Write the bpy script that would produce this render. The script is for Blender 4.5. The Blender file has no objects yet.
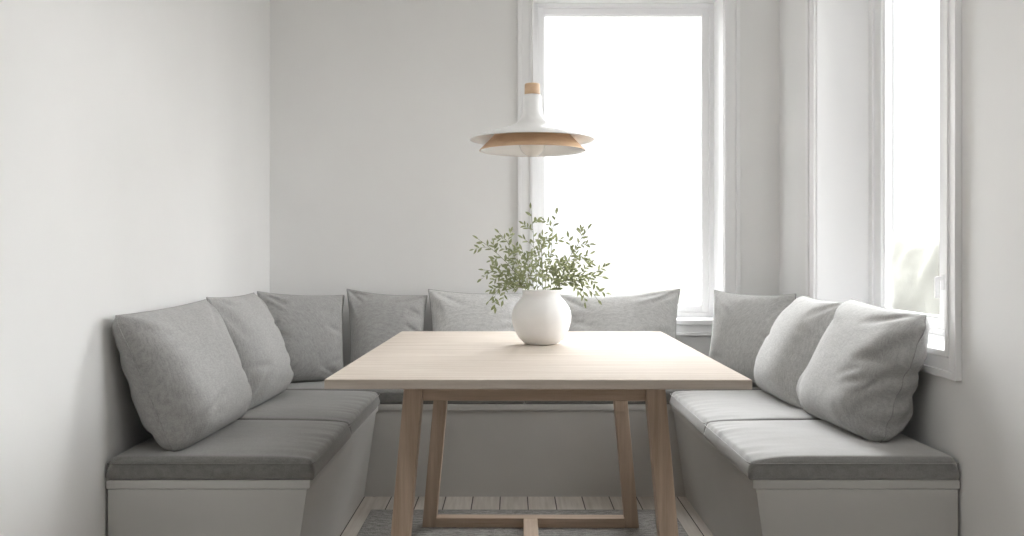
import bpy, bmesh, math, random
from mathutils import Vector, Matrix, noise

random.seed(7)
sc = bpy.context.scene
COL = sc.collection

# ------------------------------------------------------------------ helpers
def link(o):
    COL.objects.link(o)
    return o

def tag(o, label=None, cat=None, group=None, kind=None):
    if label: o['label'] = label
    if cat: o['category'] = cat
    if group: o['group'] = group
    if kind: o['kind'] = kind
    return o

def thing(name, loc, label=None, cat=None, group=None, kind=None, rotz=0.0):
    o = bpy.data.objects.new(name, None)
    o.empty_display_size = 0.05
    o.location = loc
    o.rotation_euler = (0, 0, rotz)
    link(o)
    return tag(o, label, cat, group, kind)

def world_loc(o):
    v = Vector((0, 0, 0))
    while o is not None:
        v += Vector(o.location)
        o = o.parent
    return v

def obj(name, bm, mat, parent=None, origin=None, smooth=False, local=False, bevel=0.0, autosmooth=None):
    """link a bmesh (world coordinates unless local) as ONE mesh object"""
    base = Vector((0, 0, 0))
    if parent is not None and not local:
        base = world_loc(parent)
    loc = Vector((0, 0, 0))
    if origin is not None:
        loc = Vector(origin) - base
    shift = -(base + loc)
    if shift.length > 0:
        bmesh.ops.translate(bm, verts=bm.verts, vec=shift)
    bmesh.ops.recalc_face_normals(bm, faces=bm.faces)
    me = bpy.data.meshes.new(name)
    bm.to_mesh(me)
    bm.free()
    me.materials.append(mat)
    if smooth:
        for p in me.polygons:
            p.use_smooth = True
    o = bpy.data.objects.new(name, me)
    o.location = loc
    link(o)
    if parent is not None:
        o.parent = parent
    if bevel > 0:
        m = o.modifiers.new('bevel', 'BEVEL')
        m.width = bevel
        m.segments = 3
        m.limit_method = 'ANGLE'
        m.angle_limit = math.radians(40)
    return o

def box(bm, x0, x1, y0, y1, z0, z1):
    vs = [bm.verts.new((x, y, z)) for z in (z0, z1) for y in (y0, y1) for x in (x0, x1)]
    for f in ((0, 2, 3, 1), (4, 5, 7, 6), (0, 1, 5, 4), (2, 6, 7, 3), (0, 4, 6, 2), (1, 3, 7, 5)):
        bm.faces.new([vs[i] for i in f])
    return bm

def B(*boxes):
    bm = bmesh.new()
    for b in boxes:
        box(bm, *b)
    return bm

def hexa(bm, pts):
    """8 points ordered as in box()"""
    vs = [bm.verts.new(p) for p in pts]
    for f in ((0, 2, 3, 1), (4, 5, 7, 6), (0, 1, 5, 4), (2, 6, 7, 3), (0, 4, 6, 2), (1, 3, 7, 5)):
        bm.faces.new([vs[i] for i in f])

def lathe(bm, prof, c, seg=64, close=False):
    rings = []
    for r, z in prof:
        if r < 1e-5:
            rings.append([bm.verts.new((c[0], c[1], z))])
        else:
            rings.append([bm.verts.new((c[0] + r * math.cos(2 * math.pi * k / seg),
                                        c[1] + r * math.sin(2 * math.pi * k / seg), z)) for k in range(seg)])
    pairs = list(zip(rings, rings[1:]))
    if close:
        pairs.append((rings[-1], rings[0]))
    for a, b in pairs:
        for k in range(seg):
            k2 = (k + 1) % seg
            if len(a) == 1 and len(b) == 1:
                continue
            if len(a) == 1:
                bm.faces.new((a[0], b[k], b[k2]))
            elif len(b) == 1:
                bm.faces.new((a[k], b[0], a[k2]))
            else:
                bm.faces.new((a[k], b[k], b[k2], a[k2]))
    return bm

def tube(bm, pts, r0, r1=None, seg=6, closed=False):
    r1 = r0 if r1 is None else r1
    n = len(pts)
    pts = [Vector(p) for p in pts]
    rings = []
    up = None
    for i, p in enumerate(pts):
        if closed:
            t = pts[(i + 1) % n] - pts[(i - 1) % n]
        else:
            t = pts[min(i + 1, n - 1)] - pts[max(i - 1, 0)]
        if t.length < 1e-9:
            t = Vector((0, 0, 1))
        t.normalize()
        if up is None:
            up = t.orthogonal().normalized()
        up = (up - t * up.dot(t))
        up = up.normalized() if up.length > 1e-6 else t.orthogonal().normalized()
        s = t.cross(up)
        r = r0 + (r1 - r0) * (i / max(1, n - 1))
        rings.append([bm.verts.new(p + (up * math.cos(a) + s * math.sin(a)) * r)
                      for a in (2 * math.pi * k / seg for k in range(seg))])
    m = n if closed else n - 1
    for i in range(m):
        a, b = rings[i], rings[(i + 1) % n]
        for k in range(seg):
            bm.faces.new((a[k], a[(k + 1) % seg], b[(k + 1) % seg], b[k]))
    if not closed:
        bm.faces.new(rings[0])
        bm.faces.new(list(reversed(rings[-1])))

# ------------------------------------------------------------------ materials
class NT:
    def __init__(self, name):
        self.m = bpy.data.materials.new(name)
        self.m.use_nodes = True
        self.t = self.m.node_tree
        self.n = self.t.nodes
        self.l = self.t.links
        self.bsdf = self.n['Principled BSDF']
        self.out = self.n['Material Output']
    def add(self, typ, **kw):
        nd = self.n.new(typ)
        for k, v in kw.items():
            if k in nd.inputs.keys() if hasattr(nd.inputs, 'keys') else False:
                nd.inputs[k].default_value = v
            else:
                setattr(nd, k, v)
        return nd
    def link(self, a, b):
        self.l.new(a, b)
    def coords(self, scale=(1, 1, 1), rot=(0, 0, 0), loc=(0, 0, 0)):
        tc = self.n.new('ShaderNodeTexCoord')
        mp = self.n.new('ShaderNodeMapping')
        mp.inputs['Scale'].default_value = scale
        mp.inputs['Rotation'].default_value = rot
        mp.inputs['Location'].default_value = loc
        self.link(tc.outputs['Object'], mp.inputs['Vector'])
        return mp.outputs['Vector']
    def noise(self, vec, scale, detail=3, rough=0.55):
        t = self.n.new('ShaderNodeTexNoise')
        t.inputs['Scale'].default_value = scale
        t.inputs['Detail'].default_value = detail
        t.inputs['Roughness'].default_value = rough
        self.link(vec, t.inputs['Vector'])
        return t.outputs['Fac']
    def ramp(self, fac, stops):
        r = self.n.new('ShaderNodeValToRGB')
        e = r.color_ramp.elements
        while len(e) < len(stops):
            e.new(0.5)
        for el, (p, c) in zip(e, stops):
            el.position = p
            el.color = (*c, 1)
        self.link(fac, r.inputs['Fac'])
        return r.outputs['Color']
    def math(self, op, a, b=None, c=None):
        nd = self.n.new('ShaderNodeMath')
        nd.operation = op
        for i, v in enumerate((a, b, c)):
            if v is None: continue
            if isinstance(v, (int, float)):
                nd.inputs[i].default_value = v
            else:
                self.link(v, nd.inputs[i])
        return nd.outputs[0]
    def mix(self, fac, a, b, blend='MIX'):
        nd = self.n.new('ShaderNodeMix')
        nd.data_type = 'RGBA'
        nd.blend_type = blend
        def put(i, v):
            if isinstance(v, (int, float)):
                nd.inputs[i].default_value = v
            elif isinstance(v, tuple):
                nd.inputs[i].default_value = (*v, 1)
            else:
                self.link(v, nd.inputs[i])
        put(0, fac); put(6, a); put(7, b)
        return nd.outputs[2]
    def bump(self, height, strength, dist=0.001, normal=None):
        b = self.n.new('ShaderNodeBump')
        b.inputs['Strength'].default_value = strength
        b.inputs['Distance'].default_value = dist
        self.link(height, b.inputs['Height'])
        if normal is not None:
            self.link(normal, b.inputs['Normal'])
        return b.outputs['Normal']
    def set(self, **kw):
        for k, v in kw.items():
            k = k.replace('_', ' ')
            if isinstance(v, (int, float)):
                self.bsdf.inputs[k].default_value = v
            elif isinstance(v, tuple):
                self.bsdf.inputs[k].default_value = (*v, 1)
            else:
                self.link(v, self.bsdf.inputs[k])
        return self.m

def m_paint(name, col, var=0.03, rough=0.6, bump=0.08, scale=3.0):
    t = NT(name)
    v = t.coords()
    n1 = t.noise(v, scale, 4)
    lo = tuple(c * (1 - var) for c in col)
    hi = tuple(min(1, c * (1 + var)) for c in col)
    c = t.ramp(n1, [(0.3, lo), (0.7, hi)])
    n2 = t.noise(v, 140, 3)
    nb = t.bump(n2, bump, 0.0006)
    return t.set(Base_Color=c, Roughness=rough, Normal=nb)

def m_fabric(name, col, var=0.12, weave=300.0, sheen=0.25):
    t = NT(name)
    va = t.coords(scale=(1.0, 0.16, 1.0))
    vb = t.coords(scale=(0.16, 1.0, 0.16))
    vc = t.coords()
    a = t.noise(va, weave, 2, 0.6)
    b = t.noise(vb, weave, 2, 0.6)
    ab = t.math('MULTIPLY', t.math('ADD', a, b), 0.5)
    big = t.noise(vc, 9, 3)
    s = t.math('ADD', t.math('MULTIPLY', ab, 0.9), t.math('MULTIPLY', big, 0.1))
    c = t.ramp(s, [(0.36, tuple(x * (1 - var * 1.6) for x in col)), (0.5, col),
                   (0.64, tuple(x * (1 + var * 1.5) for x in col))])
    # soft creases of the stuffed cloth
    vr = t.coords(scale=(1.0, 1.0, 2.2))
    cr = t.noise(vr, 7, 2, 0.45)
    n1 = t.bump(cr, 0.16, 0.02)
    n2 = t.bump(ab, 0.15, 0.0012, n1)
    m = t.set(Base_Color=c, Roughness=0.95, Normal=n2)
    t.bsdf.inputs['Sheen Weight'].default_value = sheen
    t.bsdf.inputs['Sheen Roughness'].default_value = 0.6
    t.bsdf.inputs['Specular IOR Level'].default_value = 0.15
    return m

def m_wood(name, lo, hi, grain=(3, 60, 60), rough=0.5, rings=True, spec=0.3):
    """grain runs along the axis with the smallest scale"""
    t = NT(name)
    v = t.coords(scale=grain)
    n1 = t.noise(v, 1.0, 6, 0.6)
    v2 = t.coords(scale=tuple(g * 6 for g in grain))
    n2 = t.noise(v2, 1.0, 3, 0.6)
    s = t.math('ADD', t.math('MULTIPLY', n1, 0.72), t.math('MULTIPLY', n2, 0.28))
    if rings:
        v3 = t.coords(scale=tuple(g * 0.12 for g in grain))
        n3 = t.noise(v3, 1.0, 2)
        w = t.math('SINE', t.math('MULTIPLY', n3, 70.0))
        s = t.math('ADD', s, t.math('MULTIPLY', w, 0.05))
    c = t.ramp(s, [(0.33, lo), (0.66, hi)])
    nb = t.bump(n2, 0.12, 0.001)
    t.bsdf.inputs['Specular IOR Level'].default_value = spec
    return t.set(Base_Color=c, Roughness=rough, Normal=nb)

M = {}
M['wall'] = m_paint('wall_paint', (0.80, 0.797, 0.79), 0.02, 0.75, 0.10, 1.7)
M['wall_dim'] = m_paint('bounce_cut_wall_paint', (0.34, 0.335, 0.325), 0.02, 0.75, 0.10, 1.7)  # for the unseen front wall, darkened to cut light bounced into the room
M['ceiling'] = m_paint('ceiling_paint', (0.84, 0.84, 0.83), 0.01, 0.8, 0.05)
def m_plain(name, col, rough):
    t = NT(name)
    v = t.coords()
    n = t.noise(v, 0.6, 1)
    return t.set(Base_Color=t.ramp(n, [(0.0, tuple(c * 0.99 for c in col)), (1.0, col)]), Roughness=rough)
M['trim'] = m_plain('trim_paint', (0.84, 0.84, 0.845), 0.6)
M['bench'] = m_paint('bench_paint', (0.56, 0.555, 0.54), 0.02, 0.45, 0.03, 4)
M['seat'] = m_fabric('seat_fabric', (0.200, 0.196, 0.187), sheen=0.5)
M['seat_lit'] = m_fabric('lit_seat_fabric', (0.215, 0.212, 0.205), sheen=1.0)  # lit copy of the seat cloth: brighter light put into tone and sheen
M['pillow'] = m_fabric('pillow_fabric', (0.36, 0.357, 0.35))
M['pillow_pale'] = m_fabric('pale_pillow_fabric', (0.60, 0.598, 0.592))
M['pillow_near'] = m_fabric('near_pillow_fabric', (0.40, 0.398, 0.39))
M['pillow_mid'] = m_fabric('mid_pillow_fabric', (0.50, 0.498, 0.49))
M['thread'] = m_fabric('seam_cloth', (0.33, 0.328, 0.32))
M['oak'] = m_wood('oak_grain_across', (0.52, 0.45, 0.385), (0.66, 0.595, 0.53), (2.2, 45, 45), 0.85, True, 0.08)
M['oak_leg'] = m_wood('oak_grain_upright', (0.45, 0.335, 0.245), (0.62, 0.49, 0.385), (55, 55, 2.5), 0.5)
M['oak_rail'] = m_wood('oak_grain_rail', (0.45, 0.335, 0.245), (0.62, 0.49, 0.385), (2.5, 55, 55), 0.5)
M['oak_long'] = m_wood('oak_grain_lengthwise', (0.47, 0.35, 0.255), (0.64, 0.51, 0.40), (55, 2.5, 55), 0.5)
M['lamp_wood'] = m_wood('lamp_veneer', (0.64, 0.43, 0.27), (0.76, 0.55, 0.37), (16, 16, 90), 0.45, False)
M['lamp_white'] = m_paint('lamp_lacquer', (0.88, 0.88, 0.875), 0.01, 0.4, 0.0)
M['bulb'] = m_paint('frosted_bulb_glass', (0.88, 0.84, 0.79), 0.01, 0.25, 0.0)
M['cord'] = m_paint('white_flex', (0.78, 0.78, 0.76), 0.02, 0.6, 0.0)
M['brass'] = m_paint('socket_metal', (0.55, 0.53, 0.5), 0.02, 0.35, 0.0)
M['ceramic'] = m_paint('matt_ceramic', (0.87, 0.865, 0.855), 0.02, 0.55, 0.10, 14)
M['stem'] = m_paint('twig_bark', (0.16, 0.17, 0.09), 0.2, 0.7, 0.0, 60)
M['handle'] = m_paint('handle_metal', (0.74, 0.74, 0.74), 0.02, 0.35, 0.0)
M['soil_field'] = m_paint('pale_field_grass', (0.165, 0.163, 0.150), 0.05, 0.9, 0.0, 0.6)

M['hedge'] = m_paint('hazed_hedge_leaves', (0.62, 0.62, 0.56), 0.06, 0.9, 0.0, 5)  # leaf colour lightened to stand in for bright haze outside

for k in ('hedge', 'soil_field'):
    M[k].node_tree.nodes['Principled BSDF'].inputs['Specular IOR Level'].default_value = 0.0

def m_leaf():
    t = NT('leaf_green')
    v = t.coords()
    n = t.noise(v, 55, 2)
    c = t.ramp(n, [(0.3, (0.15, 0.17, 0.075)), (0.55, (0.25, 0.275, 0.14)), (0.75, (0.37, 0.39, 0.24))])
    m = t.set(Base_Color=c, Roughness=0.5)
    tr = t.n.new('ShaderNodeBsdfTranslucent')
    t.link(c, tr.inputs['Color'])
    mx = t.n.new('ShaderNodeMixShader')
    mx.inputs[0].default_value = 0.3
    t.link(t.bsdf.outputs[0], mx.inputs[1])
    t.link(tr.outputs[0], mx.inputs[2])
    t.link(mx.outputs[0], t.out.inputs['Surface'])
    return m
M['leaf'] = m_leaf()

def m_glass():
    t = NT('window_glass')
    tr = t.n.new('ShaderNodeBsdfTransparent')
    tr.inputs['Color'].default_value = (0.97, 0.975, 0.975, 1)
    gl = t.n.new('ShaderNodeBsdfGlossy')
    gl.inputs['Roughness'].default_value = 0.02
    fr = t.n.new('ShaderNodeFresnel')
    fr.inputs['IOR'].default_value = 1.45
    mx = t.n.new('ShaderNodeMixShader')
    t.link(t.math('MULTIPLY', fr.outputs[0], 0.6), mx.inputs[0])
    t.link(tr.outputs[0], mx.inputs[1])
    t.link(gl.outputs[0], mx.inputs[2])
    t.link(mx.outputs[0], t.out.inputs['Surface'])
    return t.m
M['glass'] = m_glass()

def m_floor():
    t = NT('pale_floorboards')
    tc = t.n.new('ShaderNodeTexCoord')
    sp = t.n.new('ShaderNodeSeparateXYZ')
    t.link(tc.outputs['Object'], sp.inputs[0])
    W = 0.119
    ux = t.math('DIVIDE', t.math('SUBTRACT', sp.outputs[0], 0.0677), W)
    fx = t.math('FRACT', ux)
    idx = t.math('FLOOR', ux)
    d = t.math('ABSOLUTE', t.math('SUBTRACT', fx, 0.5))
    gap = t.math('GREATER_THAN', d, 0.481)
    # board beside the right bench, one narrow joint more
    d2 = t.math('ABSOLUTE', t.math('SUBTRACT', sp.outputs[0], 0.722))
    gap = t.math('MAXIMUM', gap, t.math('LESS_THAN', d2, 0.0022))
    cb = t.n.new('ShaderNodeCombineXYZ')
    t.link(idx, cb.inputs[0])
    wn = t.n.new('ShaderNodeTexWhiteNoise')
    wn.noise_dimensions = '3D'
    t.link(cb.outputs[0], wn.inputs['Vector'])
    v = t.coords(scale=(50, 3, 50))
    g = t.noise(v, 1.0, 5)
    base = t.ramp(g, [(0.3, (0.58, 0.53, 0.48)), (0.7, (0.76, 0.715, 0.665))])
    tone = t.math('ADD', 0.86, t.math('MULTIPLY', wn.outputs['Value'], 0.22))
    cbt = t.n.new('ShaderNodeCombineXYZ')
    for i in range(3):
        t.link(tone, cbt.inputs[i])
    base = t.mix(1.0, base, cbt.outputs[0], 'MULTIPLY')
    vk = t.coords(scale=(9, 5.5, 1))
    vo = t.n.new('ShaderNodeTexVoronoi')
    vo.inputs['Scale'].default_value = 1.0
    t.link(vk, vo.inputs['Vector'])
    knot = t.math('LESS_THAN', vo.outputs['Distance'], 0.085)
    base = t.mix(t.math('MULTIPLY', knot, 0.7), base, (0.20, 0.13, 0.09))
    col = t.mix(gap, base, (0.035, 0.03, 0.026))
    nb = t.bump(t.math('SUBTRACT', 1.0, gap), 0.6, 0.003)
    return t.set(Base_Color=col, Roughness=0.6, Normal=nb)
M['floor'] = m_floor()

def m_rug():
    t = NT('woven_rug')
    v = t.coords(scale=(30, 80, 1))
    a = t.noise(v, 1.0, 3, 0.7)
    v2 = t.coords(scale=(240, 90, 1))
    b = t.noise(v2, 1.0, 2, 0.7)
    s = t.math('ADD', t.math('MULTIPLY', a, 0.6), t.math('MULTIPLY', b, 0.4))
    c = t.ramp(s, [(0.36, (0.15, 0.145, 0.137)), (0.5, (0.29, 0.28, 0.268)), (0.64, (0.47, 0.455, 0.435))])
    nb = t.bump(s, 0.9, 0.004)
    return t.set(Base_Color=c, Roughness=0.95, Normal=nb)
M['rug'] = m_rug()

# ------------------------------------------------------------------ room shell
XL, XR, YB, YF, ZC = -1.179, 1.300, 4.541, -1.9, 2.62
SEAT = 0.468
# openings: back window  x, z ; right window  y, z
BX0, BX1, WZ0, WZ1 = 0.102, 1.030, 0.745, 2.345
RY0, RY1, RZ0, RZ1 = 2.770, 3.975, 0.772, 2.345
TH = 0.30

def struct(name, bm, mat, **kw):
    return tag(obj(name, bm, mat, **kw), kind='structure')

struct('floor', B((XL - TH, XR + TH, YF - TH, YB + TH, -0.12, 0.0)), M['floor'])
struct('ceiling', B((XL - TH, XR + TH, YF - TH, YB + TH, ZC, ZC + 0.12)), M['ceiling'])
struct('wall_left', B((XL - TH, XL, YF - TH, YB + TH, 0.0, ZC)), M['wall'])
struct('wall_front', B((XL, XR, YF - TH, YF, 0.0, ZC)), M['wall_dim'])
struct('wall_back', B((XL, BX0, YB, YB + TH, 0, ZC), (BX1, XR + TH, YB, YB + TH, 0, ZC),
                      (BX0, BX1, YB, YB + TH, 0, WZ0 - 0.02), (BX0, BX1, YB, YB + TH, WZ1, ZC)), M['wall'])
struct('wall_right', B((XR, XR + TH, YF - TH, RY0, 0, ZC), (XR, XR + TH, RY1, YB, 0, ZC),
                       (XR, XR + TH, RY0, RY1, 0, RZ0 - 0.02), (XR, XR + TH, RY0, RY1, RZ1, ZC)), M['wall'])

# ---- window in the back wall
def bar_frame(bm, axis, a0, a1, z0, z1, w, d0, d1, wz=None):
    """rectangular frame; axis 'x' lies in an xz plane (depth y), 'y' in a yz plane (depth x)"""
    wz = w if wz is None else wz
    def bb(p0, p1, q0, q1):
        if axis == 'x': box(bm, p0, p1, d0, d1, q0, q1)
        else: box(bm, d0, d1, p0, p1, q0, q1)
    bb(a0, a0 + w, z0, z1)
    bb(a1 - w, a1, z0, z1)
    bb(a0 + w, a1 - w, z0, z0 + wz)
    bb(a0 + w, a1 - w, z1 - wz, z1)

w1 = thing('window_1', ((BX0 + BX1) / 2, YB, WZ0), 'tall white framed window in the back wall, behind the vase', None, None, 'structure')
c = bmesh.new()
cw = 0.074
def casing_x(bm, x_in, x_out, z0, z1):      # vertical moulded board standing proud of the back wall
    s = 1 if x_out > x_in else -1
    wd = abs(x_out - x_in)
    for a, b_, t_ in ((0.0, 0.22, 0.022), (0.22, 0.74, 0.015), (0.74, 1.0, 0.024)):
        xa, xb = x_in + s * wd * a, x_in + s * wd * b_
        box(bm, min(xa, xb), max(xa, xb), YB - t_, YB, z0, z1 + cw * a)
casing_x(c, BX0, BX0 - cw, WZ0, WZ1)
casing_x(c, BX1, BX1 + cw, WZ0, WZ1)
for a, b_, t_ in ((0.0, 0.22, 0.022), (0.22, 0.74, 0.015), (0.74, 1.0, 0.024)):
    box(c, BX0 - cw * b_, BX1 + cw * b_, YB - t_, YB, WZ1 + cw * a, WZ1 + cw * b_)
obj('casing', c, M['trim'], w1, bevel=0.002)
obj('jamb_lining', B((BX0 - 0.012, BX0 + 0.004, YB - 0.004, YB + 0.29, WZ0, WZ1),
                     (BX1 - 0.004, BX1 + 0.012, YB - 0.004, YB + 0.29, WZ0, WZ1),
                     (BX0, BX1, YB - 0.004, YB + 0.29, WZ1 - 0.004, WZ1 + 0.012)), M['trim'], w1)
sl = B((BX0 - cw, BX1 + cw, YB - 0.034, YB + 0.0, WZ0 - 0.022, WZ0),
       (BX0, BX1, YB, YB + 0.29, WZ0 - 0.022, WZ0),
       (BX0 - cw, BX1 + cw, YB - 0.018, YB, WZ0 - 0.060, WZ0 - 0.022),
       (BX0 - cw, BX1 + cw, YB - 0.026, YB, WZ0 - 0.076, WZ0 - 0.060))
obj('window_sill', sl, M['trim'], w1, bevel=0.003)
f = bmesh.new()
bar_frame(f, 'x', BX0 + 0.004, BX1 - 0.004, WZ0, WZ1 - 0.004, 0.024, YB + 0.205, YB + 0.275)
bar_frame(f, 'x', BX0 + 0.028, BX1 - 0.028, WZ0 + 0.024, WZ1 - 0.028, 0.032, YB + 0.216, YB + 0.262)
bar_frame(f, 'x', BX0 + 0.058, BX1 - 0.058, WZ0 + 0.054, WZ1 - 0.058, 0.006, YB + 0.226, YB + 0.255)
obj('window_frame', f, M['trim'], w1, bevel=0.002)
obj('pane', B((BX0 + 0.058, BX1 - 0.058, YB + 0.236, YB + 0.242, WZ0 + 0.054, WZ1 - 0.058)), M['glass'], w1)

# ---- window in the right wall
w2 = thing('window_2', (XR, (RY0 + RY1) / 2, RZ0), 'white framed casement window in the right wall above the bench', None, None, 'structure')
c = bmesh.new()
STEPS = ((0.0, 0.24, 0.018), (0.24, 0.72, 0.013), (0.72, 1.0, 0.020))
cn, cf, cb = 0.072, 0.100, 0.080
for a, b_, t_ in STEPS:
    box(c, XR - t_, XR, RY0 - cn * b_, RY0 - cn * a, RZ0 - cb * b_, RZ1 + cb * b_)
    box(c, XR - t_, XR, RY1 + cf * a, RY1 + cf * b_, RZ0 - cb * b_, RZ1 + cb * b_)
    box(c, XR - t_, XR, RY0 - cn * a, RY1 + cf * a, RZ1 + cb * a, RZ1 + cb * b_)
    box(c, XR - t_, XR, RY0 - cn * a, RY1 + cf * a, RZ0 - cb * b_, RZ0 - cb * a)
obj('casing', c, M['trim'], w2, bevel=0.002)
obj('jamb_lining', B((XR - 0.004, XR + 0.29, RY0 - 0.012, RY0 + 0.004, RZ0, RZ1),
                     (XR - 0.004, XR + 0.29, RY1 - 0.004, RY1 + 0.012, RZ0, RZ1),
                     (XR - 0.004, XR + 0.29, RY0, RY1, RZ1 - 0.004, RZ1 + 0.012)), M['trim'], w2)
obj('window_sill', B((XR - 0.008, XR + 0.29, RY0, RY1, RZ0 - 0.022, RZ0)), M['trim'], w2, bevel=0.003)
f = bmesh.new()
SX = XR + 0.215
bar_frame(f, 'y', RY0 + 0.004, RY1 - 0.004, RZ0, RZ1 - 0.004, 0.040, SX, SX + 0.07, 0.024)
box(f, SX, SX + 0.07, 3.218, 3.268, RZ0 + 0.02, RZ1 - 0.02)
obj('window_frame', f, M['trim'], w2, bevel=0.003)
for (a, b_, hy) in ((3.268, RY1 - 0.044, 3.292), (RY0 + 0.044, 3.218, None)):
    s = bmesh.new()
    bar_frame(s, 'y', a, b_, RZ0 + 0.022, RZ1 - 0.03, 0.066, SX + 0.010, SX + 0.056, 0.034)
    bar_frame(s, 'y', a + 0.064, b_ - 0.064, RZ0 + 0.054, RZ1 - 0.062, 0.010, SX + 0.022, SX + 0.050)
    so = obj('sash', s, M['trim'], w2, bevel=0.003)
    obj('pane', B((SX + 0.03, SX + 0.036, a + 0.066, b_ - 0.066, RZ0 + 0.056, RZ1 - 0.064)), M['glass'], so)
    if hy:
        h = bmesh.new()
        box(h, SX + 0.002, SX + 0.0105, hy - 0.012, hy + 0.012, 0.935, 0.990)
        box(h, SX - 0.018, SX + 0.004, hy - 0.006, hy + 0.006, 0.968, 0.982)
        box(h, SX - 0.024, SX - 0.012, hy - 0.006, hy + 0.006, 0.905, 0.980)
        obj('window_handle', h, M['handle'], so, bevel=0.002)

# ------------------------------------------------------------------ outside
g = bmesh.new()
NG = 40
vs = [[g.verts.new((-150 + 420 * i / NG, 4.95 + 500 * (j / NG) ** 2, -0.9 + 0.25 * noise.noise((i * 0.3, j * 0.3, 1))))
       for i in range(NG + 1)] for j in range(NG + 1)]
for j in range(NG):
    for i in range(NG):
        g.faces.new((vs[j][i], vs[j][i + 1], vs[j + 1][i + 1], vs[j + 1][i]))
ga = [[g.verts.new((1.7 + 240 * (i / NG) ** 2, -40 + 44.95 * j / NG, -0.9 + 0.25 * noise.noise((i * 0.3, j * 0.3, 9))))
       for i in range(NG + 1)] for j in range(NG + 1)]
for j in range(NG):
    for i in range(NG):
        g.faces.new((ga[j][i], ga[j][i + 1], ga[j + 1][i + 1], ga[j + 1][i]))
struct('ground', g, M['soil_field'], smooth=True)

# leafy hedge seen through the side window, its haze put into the pale leaf colour
hb = bmesh.new()
HN, HM = 90, 40
hv = []
for j in range(HM + 1):
    row = []
    a = math.pi * j / HM                       # half ellipse over the ground
    for i in range(HN + 1):
        y = 12.5 + 12 * i / HN
        top = 2.45 + 0.25 * noise.noise((y * 0.5, 3, 1))
        p = Vector((8.6 - 0.9 * math.cos(a), y, -0.95 + top * math.sin(a) ** 0.6))
        dsp = 0.20 * noise.noise(p * 1.1) + 0.07 * noise.noise(p * 4.0)
        p += Vector((-math.cos(a), 0, math.sin(a))) * dsp
        row.append(hb.verts.new(p))
    hv.append(row)
for j in range(HM):
    for i in range(HN):
        hb.faces.new((hv[j][i], hv[j][i + 1], hv[j + 1][i + 1], hv[j + 1][i]))
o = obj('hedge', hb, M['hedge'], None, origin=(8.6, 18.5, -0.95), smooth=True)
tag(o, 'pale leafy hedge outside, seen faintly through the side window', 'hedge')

# ------------------------------------------------------------------ benches
YS0, YS1 = 2.70, 4.085           # side benches run from here to the back bench
ZL, LT = 0.404, 0.025            # lid top, lid thickness
GAP = 0.004

def side_bench(wall_x, lid_x, label):
    s = 1 if lid_x > wall_x else -1
    t = thing('storage_bench', ((wall_x + lid_x) / 2, (YS0 + YS1) / 2, 0), label, 'bench', 'built-in benches')
    xs = lambda a, b_: (min(a, b_), max(a, b_))
    x0, x1 = xs(wall_x + s * GAP, lid_x)
    obj('lid', B((x0, x1, YS0, YS1 - GAP, ZL - LT, ZL)), M['bench'], t, bevel=0.003)
    top_x, bot_x = lid_x - s * 0.010, lid_x - s * 0.064
    zt = ZL - LT - 0.001
    yb = YS1 + 0.002
    # leaning side panel, 20 mm board
    bm = bmesh.new()
    k = s * 0.02
    hexa(bm, [(bot_x - k, YS0 + 0.012, 0), (bot_x, YS0 + 0.012, 0), (bot_x - k, yb, 0), (bot_x, yb, 0),
              (top_x - k, YS0 + 0.012, zt), (top_x, YS0 + 0.012, zt), (top_x - k, yb, zt), (top_x, yb, zt)])
    obj('side_panel', bm, M['bench'], t, bevel=0.002)
    bm = bmesh.new()
    wx = wall_x + s * 0.010
    hexa(bm, [(wx, YS0 + 0.010, 0), (bot_x - k * 1.02, YS0 + 0.010, 0), (wx, YS0 + 0.030, 0), (bot_x - k * 1.02, YS0 + 0.030, 0),
              (wx, YS0 + 0.010, zt), (top_x - k * 1.02, YS0 + 0.010, zt), (wx, YS0 + 0.030, zt), (top_x - k * 1.02, YS0 + 0.030, zt)])
    # front end board reaches the outer face of the side panel
    for v in bm.verts:
        if abs(v.co.x - wx) > 1e-6:
            v.co.x += k * 1.02 + s * 0.0005
    for v in bm.verts:
        v.co.y -= 0.0195 - 0.012 + 0.002
    obj('end_panel', bm, M['bench'], t, bevel=0.0015)
    return t

side_bench(XL, -0.5836, 'grey painted storage bench along the left wall under two seat pads')
side_bench(XR, 0.6954, 'grey painted storage bench along the right wall below the side window')
t = thing('storage_bench', ((XL + XR) / 2, (YS1 + YB) / 2, 0), 'grey painted storage bench along the back wall, behind the table', 'bench', 'built-in benches')
obj('lid', B((XL + GAP, XR - GAP, YS1, YB - 0.002, ZL - LT, ZL)), M['bench'], t, bevel=0.003)
obj('front_panel', B((-0.70, 0.83, YS1 + 0.008, YS1 + 0.028, 0.0, ZL - LT - 0.001)), M['bench'], t)

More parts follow.
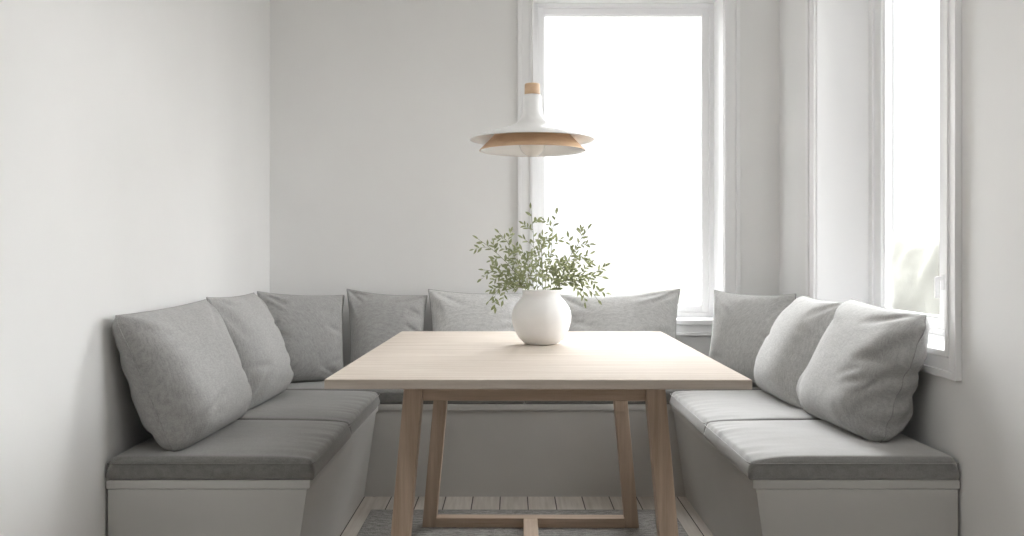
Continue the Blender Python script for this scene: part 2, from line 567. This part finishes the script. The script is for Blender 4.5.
# seat pads -------------------------------------------------------
PADS = []
def seat_top(x, y):
    for (x0, x1, y0, y1, crown, seed) in PADS:
        if x0 <= x <= x1 and y0 <= y <= y1:
            u = (x - x0) / (x1 - x0) * 2 - 1; v = (y - y0) / (y1 - y0) * 2 - 1
            return SEAT + crown * ((1 - u ** 4) * (1 - v ** 4)) ** 0.6 + 0.0025 * noise.noise((x * 5, y * 5, seed))
    return SEAT + 0.002
def seat_pad(x0, x1, y0, y1, label, crown=0.010, seed=0, r=0.016, soft=(), mat='seat'):
    """stuffed box pad resting on the lid: rounded rim, crowned top, pulled creases along its soft edges"""
    z0, z1 = ZL + 0.0005, SEAT
    PADS.append((x0, x1, y0, y1, crown, seed))
    nx = max(24, int((x1 - x0) / 0.012)); ny = max(24, int((y1 - y0) / 0.012))
    bm = bmesh.new()
    def prof(a):   # spread samples towards the rims
        return 0.5 - 0.5 * math.cos(math.pi * a)
    xs = [x0 + (x1 - x0) * (0.35 * prof(i / nx) + 0.65 * i / nx) for i in range(nx + 1)]
    ys = [y0 + (y1 - y0) * (0.35 * prof(j / ny) + 0.65 * j / ny) for j in range(ny + 1)]
    top = []
    for y in ys:
        row = []
        for x in xs:
            dx = min(x - x0, x1 - x); dy = min(y - y0, y1 - y)
            u = (x - x0) / (x1 - x0) * 2 - 1; v = (y - y0) / (y1 - y0) * 2 - 1
            z = z1 + crown * ((1 - u ** 4) * (1 - v ** 4)) ** 0.6
            for d in (dx, dy):
                if d < r:
                    z -= r - math.sqrt(max(0, r * r - (r - d) ** 2))
            # gathers running away from soft edges
            for e in soft:
                d = {'x0': x - x0, 'x1': x1 - x, 'y0': y - y0, 'y1': y1 - y}[e]
                s = y if e[0] == 'x' else x
                amp = math.exp(-d / 0.07) * min(1, d / 0.012)
                z += 0.0045 * amp * noise.noise((s * 26, d * 5 + seed, seed * 3.1)) * 1.8
                z -= 0.010 * math.exp(-d / 0.06)
            z += 0.0025 * noise.noise((x * 5, y * 5, seed))
            row.append(bm.verts.new((x, y, z)))
        top.append(row)
    for j in range(ny):
        for i in range(nx):
            bm.faces.new((top[j][i], top[j][i + 1], top[j + 1][i + 1], top[j + 1][i]))
    rim = [top[0][i] for i in range(nx + 1)] + [top[j][nx] for j in range(1, ny + 1)] + \
          [top[ny][i] for i in range(nx - 1, -1, -1)] + [top[j][0] for j in range(ny - 1, 0, -1)]
    prev = rim
    cx, cy = (x0 + x1) / 2, (y0 + y1) / 2
    for fr, out in ((0.35, 0.004), (0.75, 0.004), (1.0, 0.0)):
        cur = []
        for v in rim:
            ox = out if v.co.x >= x1 - 1e-6 else (-out if v.co.x <= x0 + 1e-6 else 0)
            oy = out if v.co.y >= y1 - 1e-6 else (-out if v.co.y <= y0 + 1e-6 else 0)
            cur.append(bm.verts.new((v.co.x + ox, v.co.y + oy, v.co.z + (z0 - v.co.z) * fr)))
        n = len(rim)
        for k in range(n):
            bm.faces.new((prev[k], cur[k], cur[(k + 1) % n], prev[(k + 1) % n]))
        prev = cur
    bm.faces.new(prev)
    o = obj('seat_cushion', bm, M[mat], None, origin=(cx, cy, z0), smooth=True)
    tag(o, label, 'cushion', 'grey seat pads on the benches')
    # stitched seam low on the rim
    sb = bmesh.new()
    q = 0.0035
    zs = z0 + 0.048
    pts = []
    for k in range(25): pts.append((x0 + (x1 - x0) * k / 24, y0 - q, zs))
    for k in range(1, 25): pts.append((x1 + q, y0 + (y1 - y0) * k / 24, zs))
    for k in range(1, 25): pts.append((x1 - (x1 - x0) * k / 24, y1 + q, zs))
    for k in range(1, 24): pts.append((x0 - q, y1 - (y1 - y0) * k / 24, zs))
    tube(sb, pts, 0.0016, seg=5, closed=True)
    obj('seam', sb, M[mat], o, smooth=True)
    return o

YM = 3.335
seat_pad(XL + 0.010, -0.577, YS0 + 0.002, YM - 0.006, 'dark grey seat pad at the near end of the left bench', seed=1, soft=('x1',))
seat_pad(XL + 0.010, -0.580, YM + 0.006, YS1 - 0.010, 'grey seat pad at the far end of the left bench, by the corner', seed=2, soft=('x1',))
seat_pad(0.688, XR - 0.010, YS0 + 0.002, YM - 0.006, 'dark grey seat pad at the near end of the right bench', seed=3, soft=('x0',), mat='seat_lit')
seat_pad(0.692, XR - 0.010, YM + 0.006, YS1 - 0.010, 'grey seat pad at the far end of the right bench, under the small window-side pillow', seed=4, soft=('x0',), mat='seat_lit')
seat_pad(XL + 0.010, 0.049, YS1 + 0.006, YB - 0.008, 'grey seat pad on the left half of the back bench', seed=5, crown=0.006)
seat_pad(0.060, XR - 0.010, YS1 + 0.006, YB - 0.008, 'grey seat pad on the right half of the back bench, below the window', seed=6, crown=0.006)

# ------------------------------------------------------------------ pillows
def pillow(A, Bc, C, D, tf, tb, label, mat, seed, n0=2.6, n1=2.6, nt=2.4, pin=0.05, gus=0.0, crease=1.0, face=None, nb=3.2, folds=False):
    """A top / Bc bottom of one side edge, C top / D bottom of the other; tf, tb: stuffing towards the room / the wall.
    n0, n1: how blunt the two side edges are; gus: width of a stitched side band at the first edge"""
    A, Bc, C, D = map(Vector, (A, Bc, C, D))
    N = 60
    cre_k = 1.5 if folds else 0.5
    rnd = random.Random(seed)
    nrm = (C - Bc).cross(A - D).normalized()
    if nrm.dot(Vector(face)) < 0: nrm = -nrm
    cre = []
    for (cu, cv) in ((-1, -1), (1, -1), (-1, 1), (1, 1)):
        for _ in range(3):
            ang = math.atan2(-cv, -cu) + rnd.uniform(-0.6, 0.6)
            cre.append((cu, cv, math.cos(ang), math.sin(ang), rnd.uniform(0.45, 0.95), rnd.uniform(0.045, 0.08), rnd.choice((-1, -1, 1)) * rnd.uniform(0.006, 0.013)))
    for _ in range(5):     # creases off the side edges
        su = rnd.choice((-1, 1)); cv = rnd.uniform(-0.7, 0.5)
        ang = (0 if su < 0 else math.pi) + rnd.uniform(-0.5, 0.5)
        cre.append((su, cv, math.cos(ang), math.sin(ang), rnd.uniform(0.4, 0.8), rnd.uniform(0.04, 0.07), -rnd.uniform(0.007, 0.014)))
    def sp(a):
        return math.sin(a * math.pi / 2) * 0.55 + a * 0.45
    def mid(u, v):
        cu = pin * (1 - v * v); cv = pin * (1 - u * u)
        ue = u * (1 - cu * abs(u)); ve = v * (1 - (cv if v > 0 else cv * 0.35) * abs(v))
        a, b_ = (ue + 1) / 2, (ve + 1) / 2
        return (Bc * (1 - a) + D * a) * (1 - b_) + (A * (1 - a) + C * a) * b_
    def thick(u, v):
        nu = n0 if u < 0 else n1
        nv = nt if v > 0 else nb
        p = max(0.0, (1 - abs(u) ** nu)) * max(0.0, (1 - abs(v) ** nv))
        return p ** 0.50 * (1 - 0.18 * v)
    def wr(u, v, s):
        w = 0.0
        for (cu, cv, dx, dy, L, sg, am) in cre:
            pu, pv = u - cu, v - cv
            al = pu * dx + pv * dy
            if al < 0 or al > L: continue
            pe = -pu * dy + pv * dx
            w += am * math.exp(-(pe / sg) ** 2) * math.sin(math.pi * al / L)
        eu, ev = 1 - abs(u), 1 - abs(v)
        w += 0.0045 * math.exp(-ev / 0.20) * noise.noise((u * 6.5, v * 1.6, seed + s))
        w += 0.0045 * math.exp(-eu / 0.22) * noise.noise((u * 1.6, v * 6.5, seed + 5 + s))
        w += 0.004 * noise.noise((u * 1.5, v * 1.5, seed + 9 + s))
        if gus and u < -0.3:      # pulled folds on the blunt end, slanting down from the corner
            w += 0.016 * math.exp(-eu / 0.30) * noise.noise((v * 3.6 + u * 2.2, u * 0.8, seed * 1.7)) * (0.5 if cre_k < 1 else 1.0)
        return w * crease * min(1.0, eu / 0.06, ev / 0.06)
    def place(p):
        p.z = max(p.z, seat_top(p.x, p.y) + 0.0026)
        p.x = min(max(p.x, XL + 0.006), XR - 0.034)
        p.y = min(p.y, YB - 0.032)
        return p
    bm = bmesh.new()
    grids = []
    ax_u = ((C + D) - (A + Bc)).normalized()
    for side, T in ((1, tf), (-1, tb)):
        g = []
        for j in range(N + 1):
            v = sp(-1 + 2 * j / N)
            row = []
            for i in range(N + 1):
                u = sp(-1 + 2 * i / N)
                edge = i in (0, N) or j in (0, N)
                if side < 0 and edge:
                    row.append(grids[0][j][i]); continue
                p = mid(u, v) + nrm * side * (T * thick(u, v) + wr(u, v, side))
                if gus and u < -0.55:
                    eu = 1 - abs(u); q = side * min(1.0, eu / 0.10)
                    am = (0.012 if folds else 0.003) * min(1.0, (-0.55 - u) / 0.25) * min(1.0, (1 - abs(v)) / 0.12)
                    p -= ax_u * am * noise.noise((v * 4.2 + q * 1.6, q * 0.9 + v, seed * 2.3)) * 1.6
                if gus and u < 0:      # blunt stitched band
                    p -= ax_u * gus * (abs(u) ** 6) * min(1, (1 - abs(v)) / 0.15)
                row.append(bm.verts.new(place(p)))
            g.append(row)
        grids.append(g)
    for gi, g in enumerate(grids):
        for j in range(N):
            for i in range(N):
                q = (g[j][i], g[j][i + 1], g[j + 1][i + 1], g[j + 1][i])
                bm.faces.new(q if gi == 0 else q[::-1])
    g0 = grids[0]
    rim = [g0[0][i].co.copy() for i in range(N + 1)] + [g0[j][N].co.copy() for j in range(1, N + 1)] + \
          [g0[N][i].co.copy() for i in range(N - 1, -1, -1)] + [g0[j][0].co.copy() for j in range(N - 1, 0, -1)]
    band = None
    if gus:
        k = 0
        # second stitched line on the face, inside the blunt edge
        band = None
    base = (Bc + D) / 2
    base.z = SEAT + 0.0045
    o = obj('throw_pillow', bm, mat, None, origin=base, smooth=True)
    tag(o, label, 'pillow', 'grey throw pillows on the corner bench')
    sb = bmesh.new()
    rim = [p + Vector((0, 0, 0)) for p in rim]
    tube(sb, rim, 0.0021, seg=6, closed=True)
    if band: tube(sb, band, 0.0009, seg=5)
    obj('seam', sb, M['thread'], o, smooth=True)
    return o

R_ = (1, 0, 0.3); L_ = (-1, 0, 0.3); F_ = (0, -1, 0.3)
pillow((-1.145, 2.70, .880), (-0.995, 2.76, .470), (-1.10, 3.36, .897), (-0.985, 3.40, .470), .120, .085,
       'large dark grey pillow at the near end of the left bench, leaning on the wall', M['pillow'], 11, n0=9, n1=2.4, gus=0.015, pin=0.03, nb=5, crease=0.65, face=R_)
pillow((-1.115, 3.41, .902), (-1.00, 3.45, .470), (-1.10, 3.98, .897), (-0.985, 4.02, .470), .115, .05,
       'grey pillow on the left bench, second from the near end', M['pillow'], 12, n0=3.2, n1=2.6, pin=0.04, crease=0.95, face=R_)
pillow((-1.165, 4.27, .892), (-1.11, 4.24, .470), (-0.800, 4.45, .868), (-0.785, 4.37, .470), .090, .055,
       'grey pillow wedged in the left corner of the back bench', M['pillow'], 13, pin=0.055, n1=4, face=(0.3, -1, 0.2))
pillow((-0.785, 4.44, .898), (-0.760, 4.36, .470), (-0.405, 4.46, .866), (-0.41, 4.37, .470), .085, .055,
       'grey pillow on the back bench, second from the left corner', M['pillow'], 14, pin=0.065, n1=4, crease=1.3, face=F_)
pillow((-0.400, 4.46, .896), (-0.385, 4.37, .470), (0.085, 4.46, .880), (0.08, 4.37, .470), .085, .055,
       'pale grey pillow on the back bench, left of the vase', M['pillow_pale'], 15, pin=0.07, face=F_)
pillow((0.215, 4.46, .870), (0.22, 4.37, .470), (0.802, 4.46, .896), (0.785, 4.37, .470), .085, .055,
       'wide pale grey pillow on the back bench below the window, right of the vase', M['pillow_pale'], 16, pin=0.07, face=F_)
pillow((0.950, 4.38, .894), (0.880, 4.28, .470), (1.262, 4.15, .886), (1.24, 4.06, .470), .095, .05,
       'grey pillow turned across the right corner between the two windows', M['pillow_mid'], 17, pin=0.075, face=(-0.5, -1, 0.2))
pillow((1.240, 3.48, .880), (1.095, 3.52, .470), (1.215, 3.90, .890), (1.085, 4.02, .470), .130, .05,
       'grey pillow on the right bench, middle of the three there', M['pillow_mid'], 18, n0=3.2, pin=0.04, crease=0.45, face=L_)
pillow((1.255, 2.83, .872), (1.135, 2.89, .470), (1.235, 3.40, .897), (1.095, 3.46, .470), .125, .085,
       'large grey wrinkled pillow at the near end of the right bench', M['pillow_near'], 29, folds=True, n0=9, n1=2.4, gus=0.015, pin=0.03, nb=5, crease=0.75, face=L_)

# ------------------------------------------------------------------ rug and table
RUG = 0.008
bm = B((-0.582, 0.660, 1.75, 3.856, 0.0008, RUG))
o = obj('rug', bm, M['rug'], None, origin=(0.04, 2.8, 0.0008), bevel=0.003)
tag(o, 'flat woven dark grey rug on the floorboards under the table', 'rug')

TC = (0.0725, 3.1185)
tb = thing('dining_table', (TC[0], TC[1], RUG), 'pale oak dining table with splayed trestle legs standing on the rug', 'table', None, None, -0.0095)
HW, HL = 0.5395, 0.7665
ZT = 0.741 - RUG
obj('tabletop', B((-HW, HW, -HL, HL, ZT - 0.0245, ZT)), M['oak'], tb, local=True, bevel=0.0025)
def bx_local(name, mat, *b, bev=0.002):
    return obj(name, B(*b), mat, tb, local=True, bevel=bev)
zu = ZT - 0.0248
yF, yR = 2.543 - TC[1], 3.595 - TC[1]
def leg(s, y):
    bm = bmesh.new()
    w, d = 0.052, 0.052
    cxx = -0.006
    bo, to = cxx + s * 0.4175, cxx + s * 0.354
    def xs(o_):
        a, b_ = o_, o_ - s * w
        return (a, b_) if a < b_ else (b_, a)
    (b0, b1), (t0, t1) = xs(bo), xs(to)
    hexa(bm, [(b0, y, 0), (b1, y, 0), (b0, y + d, 0), (b1, y + d, 0),
              (t0, y, zu), (t1, y, zu), (t0, y + d, zu), (t1, y + d, zu)])
    obj('leg', bm, M['oak_leg'], tb, local=True, bevel=0.002)
for s in (-1, 1):
    leg(s, yF)
    leg(s, yR)
cx_ = -0.006
bx_local('apron', M['oak_rail'], (cx_ - 0.305, cx_ + 0.305, yF + 0.012, yF + 0.034, zu - 0.060, zu))
bx_local('apron', M['oak_rail'], (cx_ - 0.305, cx_ + 0.305, yR + 0.018, yR + 0.040, zu - 0.060, zu))
for s in (-1, 1):
    xx = cx_ + s * 0.322
    bx_local('side_rail', M['oak_long'], (xx - 0.011, xx + 0.011, yF + 0.0525, yR - 0.0005, zu - 0.060, zu))
# the foot rail of each trestle and the long stretcher
bx_local('foot_rail', M['oak_rail'], (cx_ - 0.364, cx_ + 0.364, yF, yF + 0.052, 0.0, 0.036))
bx_local('foot_rail', M['oak_rail'], (cx_ - 0.364, cx_ + 0.364, yR, yR + 0.055, 0.0, 0.036))
bx_local('stretcher', M['oak_long'], (cx_ - 0.027, cx_ + 0.027, yF + 0.0525, yR - 0.0005, 0.0, 0.036))

# ------------------------------------------------------------------ vase
VX, VY, VZ = 0.1045, 3.31, 0.7415
bm = bmesh.new()
VP = [(0, 0.000), (0.045, 0.000), (0.056, 0.002), (0.066, 0.008), (0.083, 0.026), (0.097, 0.052), (0.1045, 0.080), (0.106, 0.098),
      (0.1035, 0.115), (0.097, 0.132), (0.087, 0.147), (0.076, 0.159), (0.068, 0.168), (0.0655, 0.176), (0.067, 0.186), (0.0685, 0.191),
      (0.0670, 0.1935), (0.0645, 0.192), (0.0615, 0.184), (0.0605, 0.174), (0.066, 0.164), (0.084, 0.144), (0.097, 0.115), (0.099, 0.090),
      (0.09, 0.05), (0.06, 0.014), (0, 0.008)]
lathe(bm, [(r, z + VZ) for r, z in VP], (VX, VY), 72)
o = obj('vase', bm, M['ceramic'], None, origin=(VX, VY, VZ), smooth=True)
tag(o, 'round white matt ceramic vase with a short neck on the dining table', 'vase')

# sprigs: each a twig of its own standing in the vase -------------
def leaf(bm, base, d, up, L, W):
    d = d.normalized()
    s = d.cross(up)
    s = s.normalized() if s.length > 1e-4 else d.orthogonal().normalized()
    n = s.cross(d)
    rows = []
    for (a, w, h) in ((0.0, 0.12, 0.0), (0.22, 0.75, 0.03), (0.48, 1.0, 0.05), (0.75, 0.68, 0.03), (1.0, 0.04, -0.03)):
        c_ = base + d * (L * a) + n * (h * L)
        rows.append((bm.verts.new(c_ - s * (W * w / 2) + n * (0.12 * W * w)), bm.verts.new(c_), bm.verts.new(c_ + s * (W * w / 2) + n * (0.12 * W * w))))
    for a, b_ in zip(rows, rows[1:]):
        bm.faces.new((a[0], a[1], b_[1], b_[0]))
        bm.faces.new((a[1], a[2], b_[2], b_[1]))

def sprig(tip, label, seed, twigs=7, lean=0.5, droop=0.0, first=0.06):
    rnd = random.Random(seed)
    tip = Vector(tip)
    mouth = Vector((VX, VY, VZ + 0.186))
    off = Vector((tip.x - VX, tip.y - VY, 0))
    if off.length > 1e-4:
        mo = off.normalized() * min(0.05, 0.35 * off.length)
    else:
        mo = off
    m = mouth + mo * 0.9 + Vector((rnd.uniform(-.008, .008), rnd.uniform(-.008, .008), 0))
    foot = Vector((VX - mo.x * 0.4, VY - mo.y * 0.4, VZ + 0.03 + 0.004 * rnd.random()))
    # quadratic path from the mouth to the tip, leaving upwards
    ctrl = m + (tip - m) * lean * 0.8 + Vector((0, 0, 0.012 + droop + 0.13 * off.length))
    stem = bmesh.new(); lv = bmesh.new()
    path = []
    for k in range(4): path.append(foot + (m - foot) * (k / 4))
    K = 16
    cur = []
    for k in range(K + 1):
        t_ = k / K
        p = m * (1 - t_) ** 2 + ctrl * 2 * t_ * (1 - t_) + tip * t_ ** 2
        p += Vector((noise.noise((t_ * 3, seed, 0)), noise.noise((t_ * 3, seed, 4)), noise.noise((t_ * 3, seed, 8)))) * 0.008 * t_ * (1 - t_) * 4
        cur.append(p)
    tube(stem, path + cur, 0.0015, 0.0007, seg=5)
    up = Vector((0, 0, 1))
    def leaves_on(pts, n, a0, size):
        side = 1
        for q in range(n):
            f_ = a0 + (1 - a0) * q / max(1, n - 1)
            x = f_ * (len(pts) - 1)
            i = min(int(x), len(pts) - 2)
            p = pts[i].lerp(pts[i + 1], x - i)
            t_ = (pts[i + 1] - pts[i]).normalized()
            sd = t_.cross(Vector((rnd.uniform(-.5, .5), -1, rnd.uniform(-.4, .4)))).normalized() * side
            d = t_ * rnd.uniform(0.5, 0.9) + sd * rnd.uniform(0.5, 0.9) + Vector((0, rnd.uniform(-.4, .4), -0.05))
            if q == n - 1: d = t_
            L = size * rnd.uniform(0.75, 1.2)
            leaf(lv, p, d, Vector((rnd.uniform(-.7, .7), -1, rnd.uniform(-.2, .9))), L, L * rnd.uniform(0.30, 0.42))
            side = -side
    leaves_on(cur, 13, 0.04, 0.024)
    for w in range(twigs):
        f_ = first + (0.92 - first) * (w + rnd.uniform(0, .6)) / twigs
        x = f_ * K; i = min(int(x), K - 1)
        p = cur[i].lerp(cur[i + 1], x - i)
        t_ = (cur[i + 1] - cur[i]).normalized()
        sd = t_.cross(Vector((rnd.uniform(-.4, .4), -1, rnd.uniform(-.4, .4)))).normalized() * (1 if w % 2 else -1)
        d = (t_ * 0.75 + sd * rnd.uniform(0.5, 0.9) + Vector((0, rnd.uniform(-.45, .45), 0.1))).normalized()
        Lw = rnd.uniform(0.045, 0.085) * (1.15 - 0.5 * f_)
        pts = [p + d * (Lw * k / 4) + Vector((0, 0, -0.010 * (k / 4) ** 2)) for k in range(5)]
        tube(stem, pts, 0.0008, 0.0005, seg=4)
        leaves_on(pts, rnd.randint(4, 6), 0.30, 0.022)
    r = thing('leafy_sprig', foot, label, 'sprig', 'leafy green sprigs in the vase')
    obj('stem', stem, M['stem'], r, smooth=True)
    obj('leaves', lv, M['leaf'], r, smooth=True)
    return r

def at(px, py, d):
    return ((px - 512) * d / 934.0, d, 1.05 - (py - 257) * d / 934.0)

SPR = [
    ((478, 239, 3.30), 'green sprig reaching farthest out to the upper left of the vase', 7, 0.5, 0.0),
    ((499, 233, 3.38), 'leafy sprig just above and inside the farthest left reaching one', 7, 0.6, 0.02),
    ((484, 270, 3.25), 'leafy sprig spreading level to the left of the vase', 7, 0.5, 0.0),
    ((489, 301, 3.28), 'leafy sprig hanging down low on the left side of the vase', 7, 0.5, 0.06),
    ((531, 209, 3.33), 'tallest upright sprig, in front of the window casing', 8, 0.5, 0.0),
    ((556, 214, 3.40), 'thin tall sprig against the glass, right of the tallest one', 5, 0.5, 0.0),
    ((541, 240, 3.24), 'short bushy sprig rising straight up over the middle of the vase', 6, 0.5, 0.0),
    ((522, 250, 3.36), 'short leafy sprig leaning slightly left over the vase mouth', 5, 0.5, 0.0),
    ((588, 229, 3.30), 'green sprig reaching up to the right with its tip high against the glass', 7, 0.5, 0.0),
    ((590, 254, 3.38), 'leafy sprig slanting right, below the highest right hand tip', 6, 0.5, 0.0),
    ((602, 277, 3.27), 'leafy sprig reaching farthest out to the right of the vase', 7, 0.5, 0.02),
    ((598, 300, 3.25), 'leafy sprig arching down on the right side in front of the pale pillow', 7, 0.5, 0.07),
    ((560, 262, 3.24), 'short leafy sprig leaning right over the vase mouth', 4, 0.5, 0.0),
]
for k, (p, lab, tw, ln, dr) in enumerate(SPR):
    sprig(at(*p), lab, 40 + k, tw, ln, dr)

# ------------------------------------------------------------------ pendant lamp
LX, LY = (532.3 - 512) * 3.12 / 934, 3.12
kz = 3.12 / 934
def zz(py): return 1.05 + (257 - py) * kz
lamp = thing('pendant_lamp', (LX, LY, zz(150)), 'white and wood pendant lamp with two tiered shades hanging over the table', 'lamp')
def rr(px): return px * kz
# white upper shade: neck flaring into a wide thin dish, with an inner skin
out = [(rr(7.8), zz(94.8)), (rr(8.5), zz(95.4)), (rr(9.1), zz(103)), (rr(9.8), zz(110)), (rr(10.9), zz(116)), (rr(13), zz(120.2)), (rr(16.5), zz(123.6)), (rr(22.5), zz(126.6)),
       (rr(32), zz(129.6)), (rr(46), zz(133.5)), (rr(61.5), zz(139.4)), (rr(62.2), zz(140.0))]
inn = [(rr(61.6), zz(140.5)), (rr(50), zz(136.2)), (rr(38), zz(132.2)), (rr(26), zz(128.4)), (rr(16), zz(124)), (rr(8), zz(119)), (rr(7), zz(100))]
bm = bmesh.new()
lathe(bm, out + inn, (LX, LY), 96, close=True)
obj('upper_shade', bm, M['lamp_white'], lamp, smooth=True)
bm = bmesh.new()
lathe(bm, [(0, zz(83.8)), (rr(7.0), zz(83.8)), (rr(7.7), zz(84.6)), (rr(7.8), zz(94)), (rr(7.2), zz(94.7)), (0, zz(94.7))], (LX, LY), 48)
obj('cap', bm, M['lamp_wood'], lamp, smooth=False, bevel=0.001)
# wooden lower shade: a truncated cone under the dish
bm = bmesh.new()
lathe(bm, [(rr(36), zz(133.2)), (rr(38), zz(135.0)), (rr(42), zz(139.3)), (rr(52.6), zz(150.2)), (rr(53.0), zz(150.8)),
           (rr(52.4), zz(151.0)), (rr(51.6), zz(150.4)), (rr(41), zz(140)), (rr(37), zz(136))], (LX, LY), 96, close=True)
ws = obj('wooden_shade', bm, M['lamp_wood'], lamp, smooth=True)
bm = bmesh.new()
lathe(bm, [(rr(52.2), zz(150.9)), (rr(50.8), zz(149.8)), (rr(40), zz(139.4)), (rr(30), zz(136.8)), (rr(12), zz(136.0)), (rr(12), zz(135.4)), (rr(30), zz(136.2)), (rr(40.4), zz(138.9)), (rr(51.2), zz(149.6))], (LX, LY), 96, close=True)
obj('lining', bm, M['lamp_white'], ws, smooth=True)
bm = bmesh.new()
cz = zz(143.6); Rb = rr(13.2)
prof = [(0, cz - Rb)] + [(Rb * math.sin(a), cz - Rb * math.cos(a)) for a in [math.pi * k / 20 for k in range(1, 16)]] + [(rr(6.5), cz + Rb * 0.95), (rr(5), zz(126)), (0, zz(126))]
lathe(bm, prof, (LX, LY), 48)
bo = obj('bulb', bm, M['bulb'], lamp, smooth=True)
bm = bmesh.new()
lathe(bm, [(0, zz(112)), (rr(6), zz(112)), (rr(6.4), zz(127)), (rr(5.2), zz(128)), (0, zz(128))], (LX, LY), 32)
obj('socket', bm, M['brass'], bo, smooth=False)
bm = bmesh.new()
tube(bm, [(LX, LY, zz(83.3)), (LX, LY, 2.0), (LX, LY, ZC - 0.025)], 0.0022, seg=8)
obj('cord', bm, M['cord'], lamp, smooth=True)
bm = bmesh.new()
lathe(bm, [(0, ZC - 0.03), (0.03, ZC - 0.03), (0.05, ZC - 0.018), (0.052, ZC), (0, ZC)], (LX, LY), 40)
obj('ceiling_rose', bm, M['lamp_white'], lamp, smooth=True)

# ------------------------------------------------------------------ light
w = bpy.data.worlds.new('overcast')
sc.world = w
w.use_nodes = True
nt = w.node_tree
bg = nt.nodes['Background']
bg.inputs['Color'].default_value = (1.0, 1.0, 1.0, 1)
bg.inputs['Strength'].default_value = 1.5

def area(name, loc, rot, sx, sy, power, portal=False, col=(1, 1, 1)):
    l = bpy.data.lights.new(name, 'AREA')
    l.shape = 'RECTANGLE'; l.size = sx; l.size_y = sy; l.energy = power; l.color = col
    if portal: l.cycles.is_portal = True
    o = bpy.data.objects.new(name, l)
    o.location = loc; o.rotation_euler = rot
    link(o)
    return o
area('back_window_portal', ((BX0 + BX1) / 2, YB + 0.285, (WZ0 + WZ1) / 2), (-math.pi / 2, 0, 0), BX1 - BX0, WZ1 - WZ0, 1, True)
area('right_window_portal', (XR + 0.295, (RY0 + RY1) / 2, (RZ0 + RZ1) / 2), (0, math.pi / 2, 0), RZ1 - RZ0, RY1 - RY0, 1, True)
area('room_fill', (0.1, 1.3, ZC - 0.30), (math.radians(84), 0, 0), 1.9, 0.5, 9, False, (1, 0.985, 0.965))

def sun(name, direction, strength, ang):
    l = bpy.data.lights.new(name, 'SUN')
    l.energy = strength; l.angle = math.radians(ang)
    o = bpy.data.objects.new(name, l)
    o.rotation_euler = Vector(direction).to_track_quat('-Z', 'Y').to_euler()
    o.location = Vector(direction) * -6
    link(o)
sun('bright_sky_back', (-0.30, -1.0, -0.60), 33.0, 85)
sun('bright_sky_right', (-1.0, -0.02, -0.45), 13.0, 72)

# ------------------------------------------------------------------ camera
cam = bpy.data.cameras.new('camera')
cam.sensor_width = 36
cam.lens = 934 / 1024 * 36
cam.shift_y = -11 / 1024
cam.clip_start = 0.05
co = bpy.data.objects.new('camera', cam)
co.location = (0, 0, 1.05)
co.rotation_euler = (math.pi / 2, 0, 0)
link(co)
sc.camera = co
sc.view_settings.view_transform = 'Standard'
sc.view_settings.look = 'None'
sc.view_settings.exposure = -0.1
sc.cycles.max_bounces = 12
sc.cycles.diffuse_bounces = 8
sc.cycles.transparent_max_bounces = 16
sc.cycles.use_denoising = True
sc.cycles.denoising_input_passes = 'RGB_ALBEDO_NORMAL'
sc.cycles.denoising_prefilter = 'ACCURATE'
